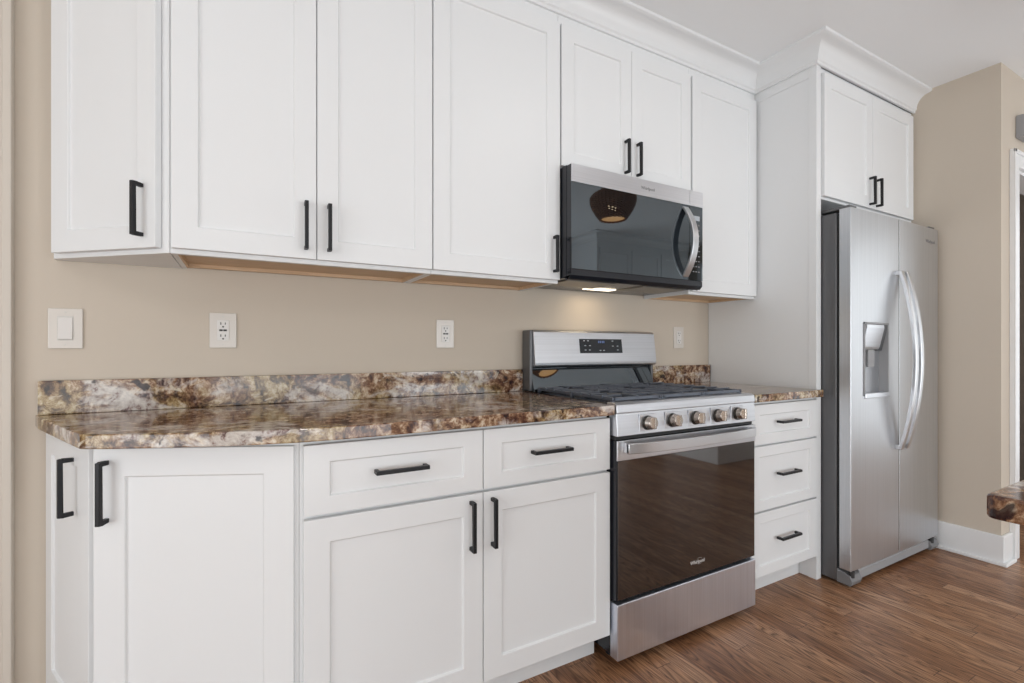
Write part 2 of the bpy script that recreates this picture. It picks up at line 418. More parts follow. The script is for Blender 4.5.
def door(root, M, x0, x1, z0, z1, hx=None, hz=None, name='door', vert=True, L=0.145, **kw):
    d = obj(name, shaker(x1-x0, z1-z0, M=place(M, x0, z0), **kw), M_WHITE, root, 0.0018)
    if hx is not None: pull(d, M, hx, hz, L, vert)
    return d
def wall_body(x0, x1, yf, z0, z1, deep=0.016):
    """box with face frame and a recessed bottom"""
    bm = bmesh.new()
    box(bm, x0, x1, yf, -0.002, z0+deep+0.006, z1)
    box(bm, x0, x0+0.014, yf+0.018, -0.002, z0+0.002, z0+deep+0.006); box(bm, x1-0.014, x1, yf+0.018, -0.002, z0+0.002, z0+deep+0.006)
    box(bm, x0, x1, yf, yf+0.018, z0, z0+deep+0.006)
    return bm
def underside(root, x0, x1, yf, z0, deep=0.016):
    bm = bmesh.new(); box(bm, x0+0.014, x1-0.014, yf+0.018, -0.004, z0+deep, z0+deep+0.006)
    box(bm, x0+0.014, x0+0.020, yf+0.018, -0.004, z0+0.003, z0+deep); box(bm, x1-0.020, x1-0.014, yf+0.018, -0.004, z0+0.003, z0+deep)
    box(bm, x0+0.02, x1-0.02, -0.022, -0.004, z0+0.004, z0+deep)
    obj('bottom_panel', bm, M_WOOD_IN, root, label='unpainted maple underside')
UZ = 1.374; UT = CRZ+0.003; UD0 = 1.387; UD1 = 2.428
M0 = frame_matrix(0, UF)

# angled end wall cabinet
t = thing('wall_cabinet', 'angled white wall cabinet at the left end of the upper row, one narrow door', 'cabinet', (-1.45, -0.15, UZ))
bm = bmesh.new(); prism(bm, [(-1.607, -0.002), (-1.607, -0.030), (-1.302, UF), (-1.298, UF), (-1.298, -0.002)], UZ, UT)
obj('body', bm, M_WHITE, t, 0.001)
P0 = Vector((-1.589, -0.046)); P1 = Vector((-1.3045, -0.3)); d = (P1-P0); ang = math.atan2(d.y, d.x)
nrm = Vector((math.sin(ang), -math.cos(ang)))
MA = frame_matrix(-1.607+nrm.x*0.001, -0.030+nrm.y*0.001, math.atan2(-0.27, 0.305))
LA = math.hypot(0.305, 0.27)
door(t, MA, 0.020, LA-0.020, UD0, UD1, LA-0.063, 1.490)

t = thing('wall_cabinet', 'wide white wall cabinet with two tall doors above the left countertop', 'cabinet', (-0.92, -0.15, UZ))
obj('body', wall_body(-1.297, -0.5435, UF, UZ, UT), M_WHITE, t, 0.001); underside(t, -1.297, -0.5435, UF, UZ)
door(t, M0, -1.293, -0.9225, UD0, UD1, -0.953, 1.486); door(t, M0, -0.920, -0.5445, UD0, UD1, -0.886, 1.486)
t = thing('wall_cabinet', 'white wall cabinet with one tall door just left of the microwave', 'cabinet', (-0.27, -0.15, UZ))
obj('body', wall_body(-0.5425, -0.0015, UF, UZ, UT), M_WHITE, t, 0.001); underside(t, -0.5425, -0.0015, UF, UZ)
door(t, M0, -0.5405, -0.004, UD0, UD1, -0.034, 1.487)
t = thing('wall_cabinet', 'short white two-door wall cabinet above the microwave', 'cabinet', (0.38, -0.15, 1.843))
obj('body', bx(-0.0005, 0.764, UF, -0.002, 1.843, UT), M_WHITE, t, 0.001)
door(t, M0, 0.004, 0.380, 1.852, UD1, 0.342, 1.948); door(t, M0, 0.382, 0.759, 1.852, UD1, 0.412, 1.948)
t = thing('wall_cabinet', 'white single-door wall cabinet between the microwave and the tall panel', 'cabinet', (1.02, -0.15, UZ))
obj('body', wall_body(0.765, 1.279, UF, UZ, UT), M_WHITE, t, 0.001); underside(t, 0.765, 1.279, UF, UZ)
door(t, M0, 0.772, 1.266, UD0, UD1)

# tall side panel with its applied stile and rail
t = thing('side_panel', 'tall white panel from floor to crown between the countertop and the fridge', 'cabinet panel', (1.29, -0.3, 0))
obj('panel', bx(PX0+0.003, PX1, FF, -0.002, 0, UT), M_WHITE, t, 0.001)
bm = bmesh.new(); box(bm, PX0, PX1+0.018, FF-0.008, FF+0.03, 0.0, UT); obj('stile', bm, M_WHITE, t, 0.001)
obj('rail', bx(PX0, PX0+0.0035, FF+0.0301, UF-0.021, 2.425, UT), M_WHITE, t, 0.0008)
# cabinet over the fridge
MFm = frame_matrix(0, FF)
t = thing('wall_cabinet', 'deep white two-door cabinet above the fridge', 'cabinet', (1.79, -0.3, 1.838))
obj('body', bx(PX1+0.019, WX-0.002, FF, -0.002, 1.838, UT), M_WHITE, t, 0.001)
door(t, MFm, 1.328, 1.785, 1.849, 2.445, 1.752, 1.935); door(t, MFm, 1.789, 2.248, 1.849, 2.445, 1.822, 1.935)

# ------------------------------------------------------------------ base cabinets
BF = -0.605; BT = 0.876; TK = 0.112
MB0 = frame_matrix(0, BF)
A = Vector((-1.632, -0.004)); Bp = Vector((-1.440, -0.412)); Cp = Vector((-1.008, -0.612))
t = thing('base_cabinet', 'angled white base cabinet at the left counter end, two tall doors meeting in a corner', 'cabinet', (-1.3, -0.25, 0))
n1 = (Bp-A).normalized(); n1 = Vector((n1.y, -n1.x)); n2 = (Cp-Bp).normalized(); n2 = Vector((n2.y, -n2.x))
ins = 0.020
A2 = A-n1*ins; C2 = Cp-n2*ins
Bi = Bp-(n1+n2)/(1+n1.dot(n2))*ins
A2.y = -0.002
bm = bmesh.new(); prism(bm, [tuple(A2), tuple(Bi), (C2.x, BF), (-0.999, BF), (-0.999, -0.002), (A2.x+0.001, -0.002)], TK, BT)
obj('body', bm, M_WHITE, t, 0.001)
bm = bmesh.new(); k2 = 0.07
Bk = Bi-(n1+n2)/(1+n1.dot(n2))*k2
prism(bm, [(A2.x+0.08, -0.002), tuple(Bk), (-1.0, BF+k2), (-1.0, -0.002)], 0, TK-0.001)
obj('toe_kick', bm, M_WHITE, t)
def mface(P, Q, off):
    d = (Q-P).normalized(); n = Vector((d.y, -d.x)); o = P-n*off
    return frame_matrix(o.x, o.y, math.atan2(d.y, d.x)), (Q-P).length
M1, L1 = mface(A, Bp, ins-0.0005); M2, L2 = mface(Bp, Cp, ins-0.0005)
door(t, M1, 0.006, L1-0.026, TK+0.008, 0.868, L1-0.155, 0.752, L=0.15)
door(t, M2, 0.003, L2-0.004, TK+0.008, 0.868, 0.035, 0.765, L=0.15, st=0.072, rl=0.068)

def base_body(x0, x1):
    bm = bmesh.new(); box(bm, x0, x1, BF, -0.002, TK, BT); return bm
t = thing('base_cabinet', 'white base cabinet with two drawers over two doors left of the range', 'cabinet', (-0.5, -0.3, 0))
obj('body', base_body(-0.998, -0.0045), M_WHITE, t, 0.001)
obj('toe_kick', bx(-0.998, -0.0045, -0.535, -0.002, 0, TK-0.001), M_WHITE, t)
for x0, x1, hx in ((-0.990, -0.4965, -0.745), (-0.4935, -0.006, -0.257)):
    door(t, MB0, x0, x1, 0.690, 0.868, hx, 0.784, name='drawer', vert=False, rl=0.045)
door(t, MB0, -0.990, -0.4965, TK, 0.680, -0.536, 0.590); door(t, MB0, -0.4935, -0.006, TK, 0.680, -0.466, 0.590)
t = thing('base_cabinet', 'narrow white base cabinet with three drawers between the range and the fridge', 'cabinet', (1.02, -0.3, 0))
obj('body', base_body(0.768, 1.279), M_WHITE, t, 0.001)
obj('toe_kick', bx(0.768, 1.279, -0.535, -0.002, 0, TK-0.001), M_WHITE, t)
for z0, z1 in ((0.692, 0.866), (0.403, 0.683), (0.118, 0.394)):
    door(t, MB0, 0.772, 1.275, z0, z1, 1.025, (z0+z1)/2+(0.006 if z0 > .6 else 0.012), name='drawer', vert=False, rl=0.045)

# ------------------------------------------------------------------ counters and splashes
CT, CB = 0.915, 0.881
pts = [(-1.655, -0.001), (-1.628, -0.078), (-1.452, -0.474), (-1.446, -0.485), (-1.434, -0.493), (-1.383, -0.518), (-1.326, -0.544), (-1.26, -0.571), (-1.19, -0.598), (-1.107, -0.626), (-1.0, -0.648),
       (-0.90, -0.655), (-0.78, -0.657), (-0.6, -0.655), (-0.4, -0.653), (-0.010, -0.652), (-0.0035, -0.646), (-0.0035, -0.001)]
bm = bmesh.new(); prism(bm, pts, CB, CT)
tag(obj('countertop', bm, M_GRAN, None, 0.003), 'long brown granite countertop with a curved left end, left of the range', 'countertop')
tag(obj('backsplash', bx(-1.645, -0.0035, -0.021, -0.001, CT+0.0005, 1.015), M_GRAN, None, 0.0015), 'long low granite backsplash along the wall behind the left countertop', 'backsplash')
bm = bmesh.new(); prism(bm, [(0.7655, -0.001), (0.7655, -0.652), (1.279, -0.652), (1.279, -0.001)], CB, CT)
M_ = obj('countertop', bm, M_GRAN, None, 0.003); tag(M_, 'short granite countertop right of the range, against the tall panel', 'countertop')
tag(obj('backsplash', bx(0.7655, 1.279, -0.021, -0.001, CT+0.0005, 1.015), M_GRAN, None, 0.0015), 'short granite backsplash right of the range', 'backsplash')
# island, only its granite corner is in view
def rrect(x0, x1, y0, y1, r, n=6):
    P = []
    for cx, cy, a in ((x1-r, y1-r, 0), (x0+r, y1-r, 90), (x0+r, y0+r, 180), (x1-r, y0+r, 270)):
        for i in range(n+1):
            th = math.radians(a+90*i/n); P.append((cx+r*math.cos(th), cy+r*math.sin(th)))
    return P
bm = bmesh.new(); prism(bm, rrect(-0.249, 0.85, -2.85, -1.664, 0.012), 0.883, CT)
tag(obj('island_countertop', bm, M_GRAN, None, 0.004), 'granite corner of the island countertop jutting in at the right edge', 'countertop')
t = thing('island_cabinet', 'white base under the island countertop beyond the right edge', 'cabinet', (0.45, -2.35, 0))
obj('body', bx(0.10, 0.80, -2.8, -2.0, 0.10, 0.882), M_WHITE, t, 0.001); obj('toe_kick', bx(0.16, 0.74, -2.74, -2.06, 0, 0.10), M_WHITE, t)

# ------------------------------------------------------------------ wall plates
def plate(root, cx, z0=1.112, z1=1.232, w=0.079):
    obj('cover_plate', bx(cx-w/2, cx+w/2, -0.006, -0.0005, z0, z1), M_PLATE, root, 0.0035, seg=3)
    for z in (z0+0.012, z1-0.012):
        bm = bmesh.new(); cyl(bm, (cx, -0.0055, z), (0, -1, 0), 0.0028, 0.0025, 0.0012, 12); obj('screw', bm, M_SCREW, root)
cx = -1.587
t = thing('light_switch', 'square white rocker light switch on the beige wall above the left end of the counter', 'light switch', (cx, 0, 1.11))
plate(t, cx, 1.110, 1.231, 0.080)
bm = bmesh.new(); prof_x(bm, [(-0.0055, 1.137), (-0.0115, 1.139), (-0.0075, 1.203), (-0.0055, 1.205)], cx-0.0165, cx+0.0165)
obj('rocker', bm, M_SOCKET, t, 0.0008)
obj('rocker_frame', bx(cx-0.019, cx+0.019, -0.0066, -0.0055, 1.134, 1.208), M_SCREW, t)
def outlet(cx, label, gfci=True):
    t = thing('wall_outlet', label, 'outlet', (cx, 0, 1.11), None)
    plate(t, cx, w=0.080)
    zc = 1.172
    r = obj('receptacle', bx(cx-0.0175, cx+0.0175, -0.0085, -0.0055, zc-0.035, zc+0.035), M_SOCKET, t, 0.001)
    for s in (-1, 1):
        z = zc+s*0.0205
        for dx, hh in ((-0.0065, 0.0085), (0.0065, 0.007)):
            obj('slot', bx(cx+dx-0.0013, cx+dx+0.0013, -0.0090, -0.0083, z-hh/2+0.003, z+hh/2+0.003), M_SLOT, r)
        bm = bmesh.new(); cyl(bm, (cx, -0.0083, z-0.008), (0, -1, 0), 0.0028, 0.0028, 0.0008, 12); obj('slot', bm, M_SLOT, r)
    obj('reset_button', bx(cx-0.011, cx-0.001, -0.0098, -0.0083, zc-0.0025, zc+0.0035), M_SLOT if gfci else M_SOCKET, r)
    obj('test_button', bx(cx+0.001, cx+0.011, -0.0098, -0.0083, zc-0.0025, zc+0.0035), M_SLOT if gfci else M_SOCKET, r)
    return t
outlet(-1.181, 'white double outlet on the beige wall, nearest right of the light switch')
outlet(-0.374, 'white double outlet on the wall just left of the range')
outlet(1.030, 'narrow-looking white outlet on the wall right of the range, beside the tall panel', False)

# small grey box over the door casing
t = thing('door_chime', 'small grey box on the wall above the white door casing at the right edge', 'door chime', (2.53, WY, 2.23))
obj('box', bx(2.477, 2.60, WY-0.045, WY-0.0005, 2.232, 2.352), M_GREYLT, t, 0.004)
obj('grille', bx(2.49, 2.587, WY-0.047, WY-0.045, 2.25, 2.29), M_SLOT, t)

# ------------------------------------------------------------------ gas range
RX0, RX1 = 0.0015, 0.7595
t = thing('gas_range', 'freestanding stainless steel gas range with black glass oven door', 'range', (0.38, -0.33, 0))
obj('body', bx(RX0+0.003, RX1-0.003, -0.615, -0.03, 0.035, 0.905), M_NAVY, t, 0.002)
for x in (RX0+0.05, RX1-0.05):
    for y in (-0.56, -0.10):
        bm = bmesh.new(); cyl(bm, (x, y, 0), (0, 0, 1), 0.018, 0.014, 0.036, 16); obj('leg', bm, M_BLACK, t, smooth=True)
# cooktop pan
bm = bmesh.new(); box(bm, RX0, RX1, -0.618, -0.03, 0.905, 0.917); obj('cooktop', bm, M_ENAMEL, t, 0.003)
# stainless front rail + sloped control panel
bm = bmesh.new(); prof_x(bm, [(-0.600, 0.886), (-0.600, 0.921), (-0.638, 0.920), (-0.650, 0.914), (-0.652, 0.886)], RX0, RX1); obj('front_rail', bm, M_STEEL, t, 0.002)
bm = bmesh.new(); prof_x(bm, [(-0.610, 0.806), (-0.610, 0.8855), (-0.648, 0.8855), (-0.655, 0.806)], RX0, RX1); cp = obj('control_panel', bm, M_STEEL, t, 0.002)
for x in (0.142, 0.268, 0.392, 0.518, 0.640):
    kn = bmesh.new(); n = Vector((0, -1, 0.07)).normalized(); c = Vector((x, -0.652, 0.845))
    cyl(kn, c, n, 0.0265, 0.0245, 0.012, 32)
    obj('knob_bezel', bx(x-0.038, x+0.038, -0.6545, -0.6515, 0.815, 0.8765), M_STEEL, t, 0.0008)
    kb = obj('knob', kn, M_KNOBDK, t, 0.001, True)
    kn = bmesh.new(); cyl(kn, c+n*0.012, n, 0.0235, 0.0205, 0.022, 32)
    obj('knob_cap', kn, M_KNOB, kb, 0.0015, True)
    kn = bmesh.new(); box(kn, x-0.0045, x+0.0045, -0.652-0.044, -0.652-0.030, 0.845-0.020+0.003, 0.845+0.020+0.003); obj('grip', kn, M_KNOB, kb, 0.002)
# gap strip with vent slots under control panel
obj('vent_strip', bx(RX0+0.004, RX1-0.004, -0.640, -0.61, 0.792, 0.8055), M_SLOT, t)
# oven door
dr = obj('oven_door', bx(RX0, RX1, -0.648, -0.616, 0.236, 0.791), M_NAVY, t, 0.002)
obj('top_band', bx(RX0, RX1, -0.6545, -0.6485, 0.722, 0.791), M_STEEL, dr, 0.0015)
obj('window_glass', bx(RX0+0.004, RX1-0.004, -0.6525, -0.6485, 0.240, 0.7215), M_OVGLASS, dr, 0.0008)
bm = bmesh.new(); hp = []; out = []
nseg = 20
for i in range(nseg+1):
    u_ = i/nseg; x = 0.030+u_*(0.727-0.030)
    bow = 0.050*(1-(2*u_-1)**2)**0.75 if 0 < u_ < 1 else 0
    hp.append((x, -0.668-bow*0.55, 0.766)); out.append((0, -0.012, 0))
sweep_rect(bm, hp, 0.036, (0, 0, 1), out)
for xa in (0.030, 0.715): box(bm, xa, xa+0.012, -0.680, -0.6545, 0.749, 0.783)
obj('handle', bm, M_HANDLE, dr, 0.002, True)
text_mesh('logo', 'Whirlpool', 0.019, M_LOGO, dr, Vector((0.405, -0.6532, 0.290)))
bm = bmesh.new()
ring1 = []; 
for i in range(28):
    a = 2*PI*i/28
    ring1.append((0.415+0.016*math.cos(a), 0.292+0.0125*math.sin(a)))
for i in range(28):
    a, b = ring1[i], ring1[(i+1) % 28]
    q = [bm.verts.new((a[0], -0.6535, a[1])), bm.verts.new((b[0], -0.6535, b[1])), bm.verts.new((b[0]*0.97+0.415*0.03, -0.6535, b[1]*0.95+0.292*0.05)), bm.verts.new((a[0]*0.97+0.415*0.03, -0.6535, a[1]*0.95+0.292*0.05))]
    bm.faces.new(q)
obj('logo_ring', bm, M_LOGO, dr)
# storage drawer
obj('storage_drawer', bx(RX0, RX1, -0.655, -0.616, 0.032, 0.226), M_DRAWER, t, 0.003)
# backguard: black lower, stainless box above
bm = bmesh.new(); prof_x(bm, [(-0.012, 0.917), (-0.012, 1.03), (-0.070, 1.03), (-0.062, 1.02), (-0.095, 0.917)], RX0+0.012, RX1-0.012); obj('backguard_lower', bm, M_GLASS, t, 0.0015)
bm = bmesh.new(); prof_x(bm, [(-0.012, 1.026), (-0.012, 1.195), (-0.070, 1.195), (-0.082, 1.187), (-0.100, 1.046), (-0.098, 1.032), (-0.088, 1.026)], 0.016, RX1)
bg = obj('backguard', bm, M_STEEL, t, 0.003)
obj('end_cap', bx(RX0-0.002, 0.0155, -0.078, -0.012, 0.919, 1.193), M_GREYSIDE, t, 0.003)
obj('end_cap', bx(RX1-0.016, RX1-0.002, -0.078, -0.012, 0.919, 1.0255), M_GREYSIDE, t, 0.003)
def bgy(z): return -0.082-(1.187-z)/(1.187-1.046)*0.018
bm = bmesh.new(); z0, z1 = 1.088, 1.156
prof_x(bm, [(bgy(z0)+0.001, z0), (bgy(z1)+0.001, z1), (bgy(z1)-0.0022, z1), (bgy(z0)-0.0022, z0)], 0.268, 0.530); dp = obj('display_panel', bm, M_PANELGLASS, bg, 0.0008)
def mark(x, z, w, h, m, nm='button'):
    b_ = bmesh.new(); prof_x(b_, [(bgy(z-h/2)-0.0021, z-h/2), (bgy(z+h/2)-0.0021, z+h/2), (bgy(z+h/2)-0.0028, z+h/2), (bgy(z-h/2)-0.0028, z-h/2)], x-w/2, x+w/2); obj(nm, b_, m, dp)
for x, z in ((0.295, 1.147), (0.318, 1.147), (0.300, 1.124), (0.328, 1.124), (0.300, 1.103), (0.325, 1.103), (0.390, 1.101), (0.412, 1.101), (0.470, 1.147), (0.470, 1.122), (0.500, 1.122), (0.500, 1.103)):
    mark(x, z, 0.010, 0.004, M_MARK)
for x in (0.383, 0.393, 0.405, 0.415): mark(x, 1.142, 0.006, 0.010, M_CLOCK, 'clock_digit')
# burners: five caps
for x, y, r in ((0.155, -0.47, 0.045), (0.155, -0.21, 0.036), (0.380, -0.34, 0.040), (0.605, -0.47, 0.040), (0.605, -0.21, 0.034)):
    bm = bmesh.new(); cyl(bm, (x, y, 0.917), (0, 0, 1), r*1.25, r*1.1, 0.008, 28); bb = obj('burner', bm, M_KNOBDK, t, 0.001, True)
    bm = bmesh.new(); cyl(bm, (x, y, 0.925), (0, 0, 1), r, r*0.92, 0.008, 28); obj('burner_cap', bm, M_CAP, bb, 0.002, True)
# grates: three lift-off pieces
def grate(x0, x1, label):
    g_ = bmesh.new(); y0, y1 = -0.605, -0.105; zt, zb = 0.940, 0.929; w = 0.0095; xc = (x0+x1)/2
    for a in ((x0, x1, y0, y0+w), (x0, x1, y1-w, y1), (x0+0.006, x0+0.006+w, y0, y1), (x1-w-0.006, x1-0.006, y0, y1)): box(g_, a[0], a[1], a[2], a[3], zb-0.006, zt-0.004)
    for yc in (-0.47, -0.21) if x1-x0 > 0.2 and abs(xc-0.38) > 0.1 else (-0.34,):
        pass
    n = 8
    for i in range(1, n):
        y = y0+(y1-y0)*i/n
        cs = (-0.47, -0.21) if abs(xc-0.38) > 0.1 else (-0.34,)
        near = min(abs(y-c) for c in cs)
        if near < 0.03:
            box(g_, x0, x0+(x1-x0)*0.33, y-w/2, y+w/2, zb, zt); box(g_, x1-(x1-x0)*0.33, x1, y-w/2, y+w/2, zb, zt)
        elif near < 0.075:
            box(g_, x0, x0+(x1-x0)*0.40, y-w/2, y+w/2, zb, zt); box(g_, x1-(x1-x0)*0.40, x1, y-w/2, y+w/2, zb, zt)
        else: box(g_, x0, x1, y-w/2, y+w/2, zb, zt)
    box(g_, xc-w/2, xc+w/2, y0, y0+0.09, zb, zt); box(g_, xc-w/2, xc+w/2, y1-0.07, y1, zb, zt); 
    if abs(xc-0.38) > 0.1: box(g_, xc-w/2, xc+w/2, -0.385, -0.295, zb, zt)
    for fx in (x0, x1-0.014):
        for fy in (y0, -0.36, y1-0.014): box(g_, fx, fx+0.014, fy, fy+0.014, 0.9172, zb)
    return tag(obj('burner_grate', g_, M_IRON, None, 0.002), label, 'burner grate', None)
grate(0.022, 0.262, 'left black cast-iron burner grate on the range cooktop, beside the long counter')
grate(0.265, 0.497, 'middle black cast-iron burner grate on the range cooktop')
grate(0.500, 0.738, 'right black cast-iron burner grate on the range cooktop')

# ------------------------------------------------------------------ microwave
MY = -0.355
t = thing('microwave', 'over-the-range microwave in stainless steel and black glass above the range', 'microwave', (0.38, -0.2, 1.355))
MX0, MX1 = 0.0015, 0.7585
bm = bmesh.new(); prof_x(bm, [(-0.003, 1.393), (-0.003, 1.841), (MY, 1.841), (MY, 1.393)], MX0, MX1); obj('body', bm, M_NAVY, t, 0.002)
bm = bmesh.new(); prof_x(bm, [(MY+0.012, 1.3925), (MY-0.001, 1.386), (MY-0.001, 1.424), (-0.387, 1.424), (-0.387, 1.400), (-0.372, 1.386)], MX0, MX1); obj('lower_grille', bm, M_NAVY, t, 0.002)
dr = obj('door', bx(MX0+0.001, 0.6695, -0.384, MY-0.001, 1.425, 1.838), M_NAVY, t, 0.0015)
obj('top_band', bx(MX0+0.001, 0.6695, -0.390, -0.3845, 1.768, 1.838), M_STEEL, dr, 0.0012)
obj('window_glass', bx(MX0+0.001, 0.6695, -0.388, -0.3845, 1.425, 1.7675), M_GLASS, dr, 0.0006)
cpn = obj('control_panel', bx(0.6715, MX1, -0.384, MY-0.001, 1.425, 1.838), M_NAVY, t, 0.0015)
obj('top_band', bx(0.6715, MX1, -0.390, -0.3845, 1.768, 1.838), M_STEEL, cpn, 0.0012)
obj('keypad', bx(0.6715, MX1, -0.388, -0.3845, 1.425, 1.7675), M_GLASS, cpn, 0.0006)
obj('display', bx(0.694, 0.738, -0.3884, -0.388, 1.703, 1.725), M_MARK, cpn)
for r_ in range(10):
    for c_ in range(3):
        if r_ in (3,) and c_ == 1: continue
        x = 0.697+c_*0.018; z = 1.682-r_*0.024
        obj('button', bx(x-0.0045, x+0.0045, -0.3883, -0.388, z-0.0022, z+0.0022), M_GREYLT, cpn)
bm = bmesh.new(); hp = []; out = []
for i in range(21):
    u_ = i/20; z = 1.437+u_*(1.757-1.437); bow = 0.058*(1-(2*u_-1)**2)
    hp.append((0.640, -0.382-bow, z)); out.append((0, -0.012, 0))
sweep_rect(bm, hp, 0.034, (1, 0, 0), out)
obj('handle', bm, M_HANDLE, dr, 0.002, True)
text_mesh('logo', 'Whirlpool', 0.019, M_LOGODK, dr, Vector((0.408, -0.3905, 1.801)))
# underside: filters and lamp
for x0, x1 in ((0.04, 0.30), (0.46, 0.72)):
    bm = bmesh.new(); prof_x(bm, [(-0.310, 1.3925), (-0.310, 1.3885), (-0.14, 1.3885), (-0.14, 1.3925)], x0, x1); obj('grease_filter', bm, M_VENT, t)
obj('lamp_lens', bx(0.28, 0.44, -0.150, -0.095, 1.3895, 1.3925), M_LAMP, t)
area('hood_lamp', (0.36, -0.1225, 1.387), (0, 0, 0), 0.15, 0.05, 0.5, (1.0, 0.80, 0.55))

# ------------------------------------------------------------------ refrigerator
FX0, FX1 = 1.326, 2.236; FYC = -0.685; FYD = -0.750; FS = 1.781
t = thing('refrigerator', 'stainless steel side-by-side refrigerator with an ice and water dispenser', 'refrigerator', (1.78, -0.37, 0))
obj('case', bx(FX0, FX1, FYC, -0.03, 0.014, 1.752), M_GREYSIDE, t, 0.004)
obj('gasket', bx(FX0+0.01, FX1-0.01, FYC-0.010, FYC-0.001, 0.08, 1.745), M_SLOT, t)
obj('door_gap_shade', bx(FS-0.0036, FS+0.0036, FYD+0.0015, FYC-0.0105, 0.085, 1.764), M_SLOT, t)  # dark strip standing in for the shade in the gap between the doors
def fdoor(x0, x1, hole=None):
    bm = bmesh.new()
    # slightly crowned front, extruded in z
    pf = [(x0, FYC-0.011)]
    pf = []
    n = 10
    for i in range(n+1):
        u_ = i/n; x = x0+(x1-x0)*u_
        X = (x-FX0)/(FX1-FX0)
        pf.append((x, FYD+0.004*(2*X-1)**2-0.0))
    pts_ = [(x0, FYC-0.011)]+pf+[(x1, FYC-0.011)]
    if hole is None:
        prism(bm, pts_, 0.078, 1.765)
    else:
        hx0, hx1, hz0, hz1 = hole
        def yf(x):
            X = (x-FX0)/(FX1-FX0); return FYD+0.004*(2*X-1)**2
        def seg(xa, xb, za, zb):
            q = [(xa, FYC-0.011), (xa, yf(xa))]+[(xa+(xb-xa)*i/6, yf(xa+(xb-xa)*i/6)) for i in range(1, 6)]+[(xb, yf(xb)), (xb, FYC-0.011)]
            prism(bm, q, za, zb)
        # a ring of four walls around the recess plus the back sheet, joined
        xs = [x0, hx0, hx1, x1]; zs = [0.078, hz0, hz1, 1.765]
        V = {}
        def vv(x, y, z):
            key = (round(x, 5), round(y, 5), round(z, 5))
            if key not in V: V[key] = bm.verts.new((x, y, z))
            return V[key]
        for zi in range(3):
            for xi in range(3):
                if zi == 1 and xi == 1: continue
                a, b, c, d_ = xs[xi], xs[xi+1], zs[zi], zs[zi+1]
                m = 5
                for i in range(m):
                    xa = a+(b-a)*i/m; xb = a+(b-a)*(i+1)/m
                    bm.faces.new((vv(xa, yf(xa), c), vv(xb, yf(xb), c), vv(xb, yf(xb), d_), vv(xa, yf(xa), d_)))
        yb = FYC-0.011; yr = FYD+0.048
        for a, b in ((hx0, hx1),):
            m = 5
            for i in range(m):
                xa = a+(b-a)*i/m; xb = a+(b-a)*(i+1)/m
                for z in (hz0, hz1): bm.faces.new((vv(xa, yf(xa), z), vv(xb, yf(xb), z), vv(xb, yr, z), vv(xa, yr, z)))
                bm.faces.new((vv(xa, yr, hz0), vv(xb, yr, hz0), vv(xb, yr, hz1), vv(xa, yr, hz1)))
        for x in (hx0, hx1): bm.faces.new((vv(x, yf(x), hz0), vv(x, yf(x), hz1), vv(x, yr, hz1), vv(x, yr, hz0)))
        for x in (x0, x1):
            for zi in range(3): bm.faces.new((vv(x, yf(x), zs[zi]), vv(x, yf(x), zs[zi+1]), vv(x, yb, zs[zi+1]), vv(x, yb, zs[zi])))
        for z in (zs[0], zs[3]):
            for xi in range(3):
                for i in range(5):
                    xa = xs[xi]+(xs[xi+1]-xs[xi])*i/5; xb = xs[xi]+(xs[xi+1]-xs[xi])*(i+1)/5
                    bm.faces.new((vv(xa, yf(xa), z), vv(xb, yf(xb), z), vv(xb, yb, z), vv(xa, yb, z)))
        q = []
        for zi in range(3):
            for xi in range(3):
                for i in range(5):
                    xa = xs[xi]+(xs[xi+1]-xs[xi])*i/5; xb = xs[xi]+(xs[xi+1]-xs[xi])*(i+1)/5
                    bm.faces.new((vv(xa, yb, zs[zi]), vv(xb, yb, zs[zi]), vv(xb, yb, zs[zi+1]), vv(xa, yb, zs[zi+1])))
    return obj('door', bm, M_FRIDGE, t, 0.002, False, seg=2)
HX0, HX1, HZ0, HZ1 = 1.437, 1.672, 0.885, 1.235
dl = fdoor(FX0, FS-0.0044, (HX0, HX1, HZ0, HZ1)); drr = fdoor(FS+0.0044, FX1)
# dispenser
bm = bmesh.new()
for a in ((HX0, HX0+0.008, HZ0, HZ1), (HX1-0.008, HX1, HZ0, HZ1), (HX0, HX1, HZ1-0.008, HZ1), (HX0, HX1, HZ0, HZ0+0.008)):
    box(bm, a[0], a[1], FYD-0.002, FYD+0.046, a[2], a[3])
ds = obj('dispenser_frame', bm, M_GREYLT, dl, 0.001)
obj('recess_liner', bx(HX0+0.008, HX1-0.008, FYD+0.040, FYD+0.047, HZ0+0.008, 1.10), M_FRIDGE, dl)
bm = bmesh.new(); prof_x(bm, [(FYD+0.046, 1.105), (FYD+0.046, HZ1-0.009), (FYD-0.002, HZ1-0.009), (FYD-0.004, 1.21), (FYD+0.016, 1.118), (FYD+0.022, 1.105)], HX0+0.022, HX1-0.050)
obj('dispenser_panel', bm, M_STEEL, dl, 0.002)
bm = bmesh.new(); prof_x(bm, [(FYD+0.046, 1.10), (FYD+0.046, HZ1-0.008), (FYD+0.001, HZ1-0.008), (FYD+0.006, 1.19), (FYD+0.026, 1.10)], HX1-0.049, HX1-0.009); obj('dispenser_side', bm, M_GREYSIDE, dl, 0.001)
bm = bmesh.new(); prof_x(bm, [(FYD+0.046, 1.10), (FYD+0.046, HZ1-0.008), (FYD+0.001, HZ1-0.008), (FYD+0.006, 1.19), (FYD+0.026, 1.10)], HX0+0.009, HX0+0.021); obj('dispenser_side', bm, M_GREYSIDE, dl, 0.001)
obj('drip_tray', bx(HX0+0.004, HX1-0.004, FYD-0.006, FYD+0.04, HZ0-0.012, HZ0+0.012), M_STEEL, dl, 0.003)
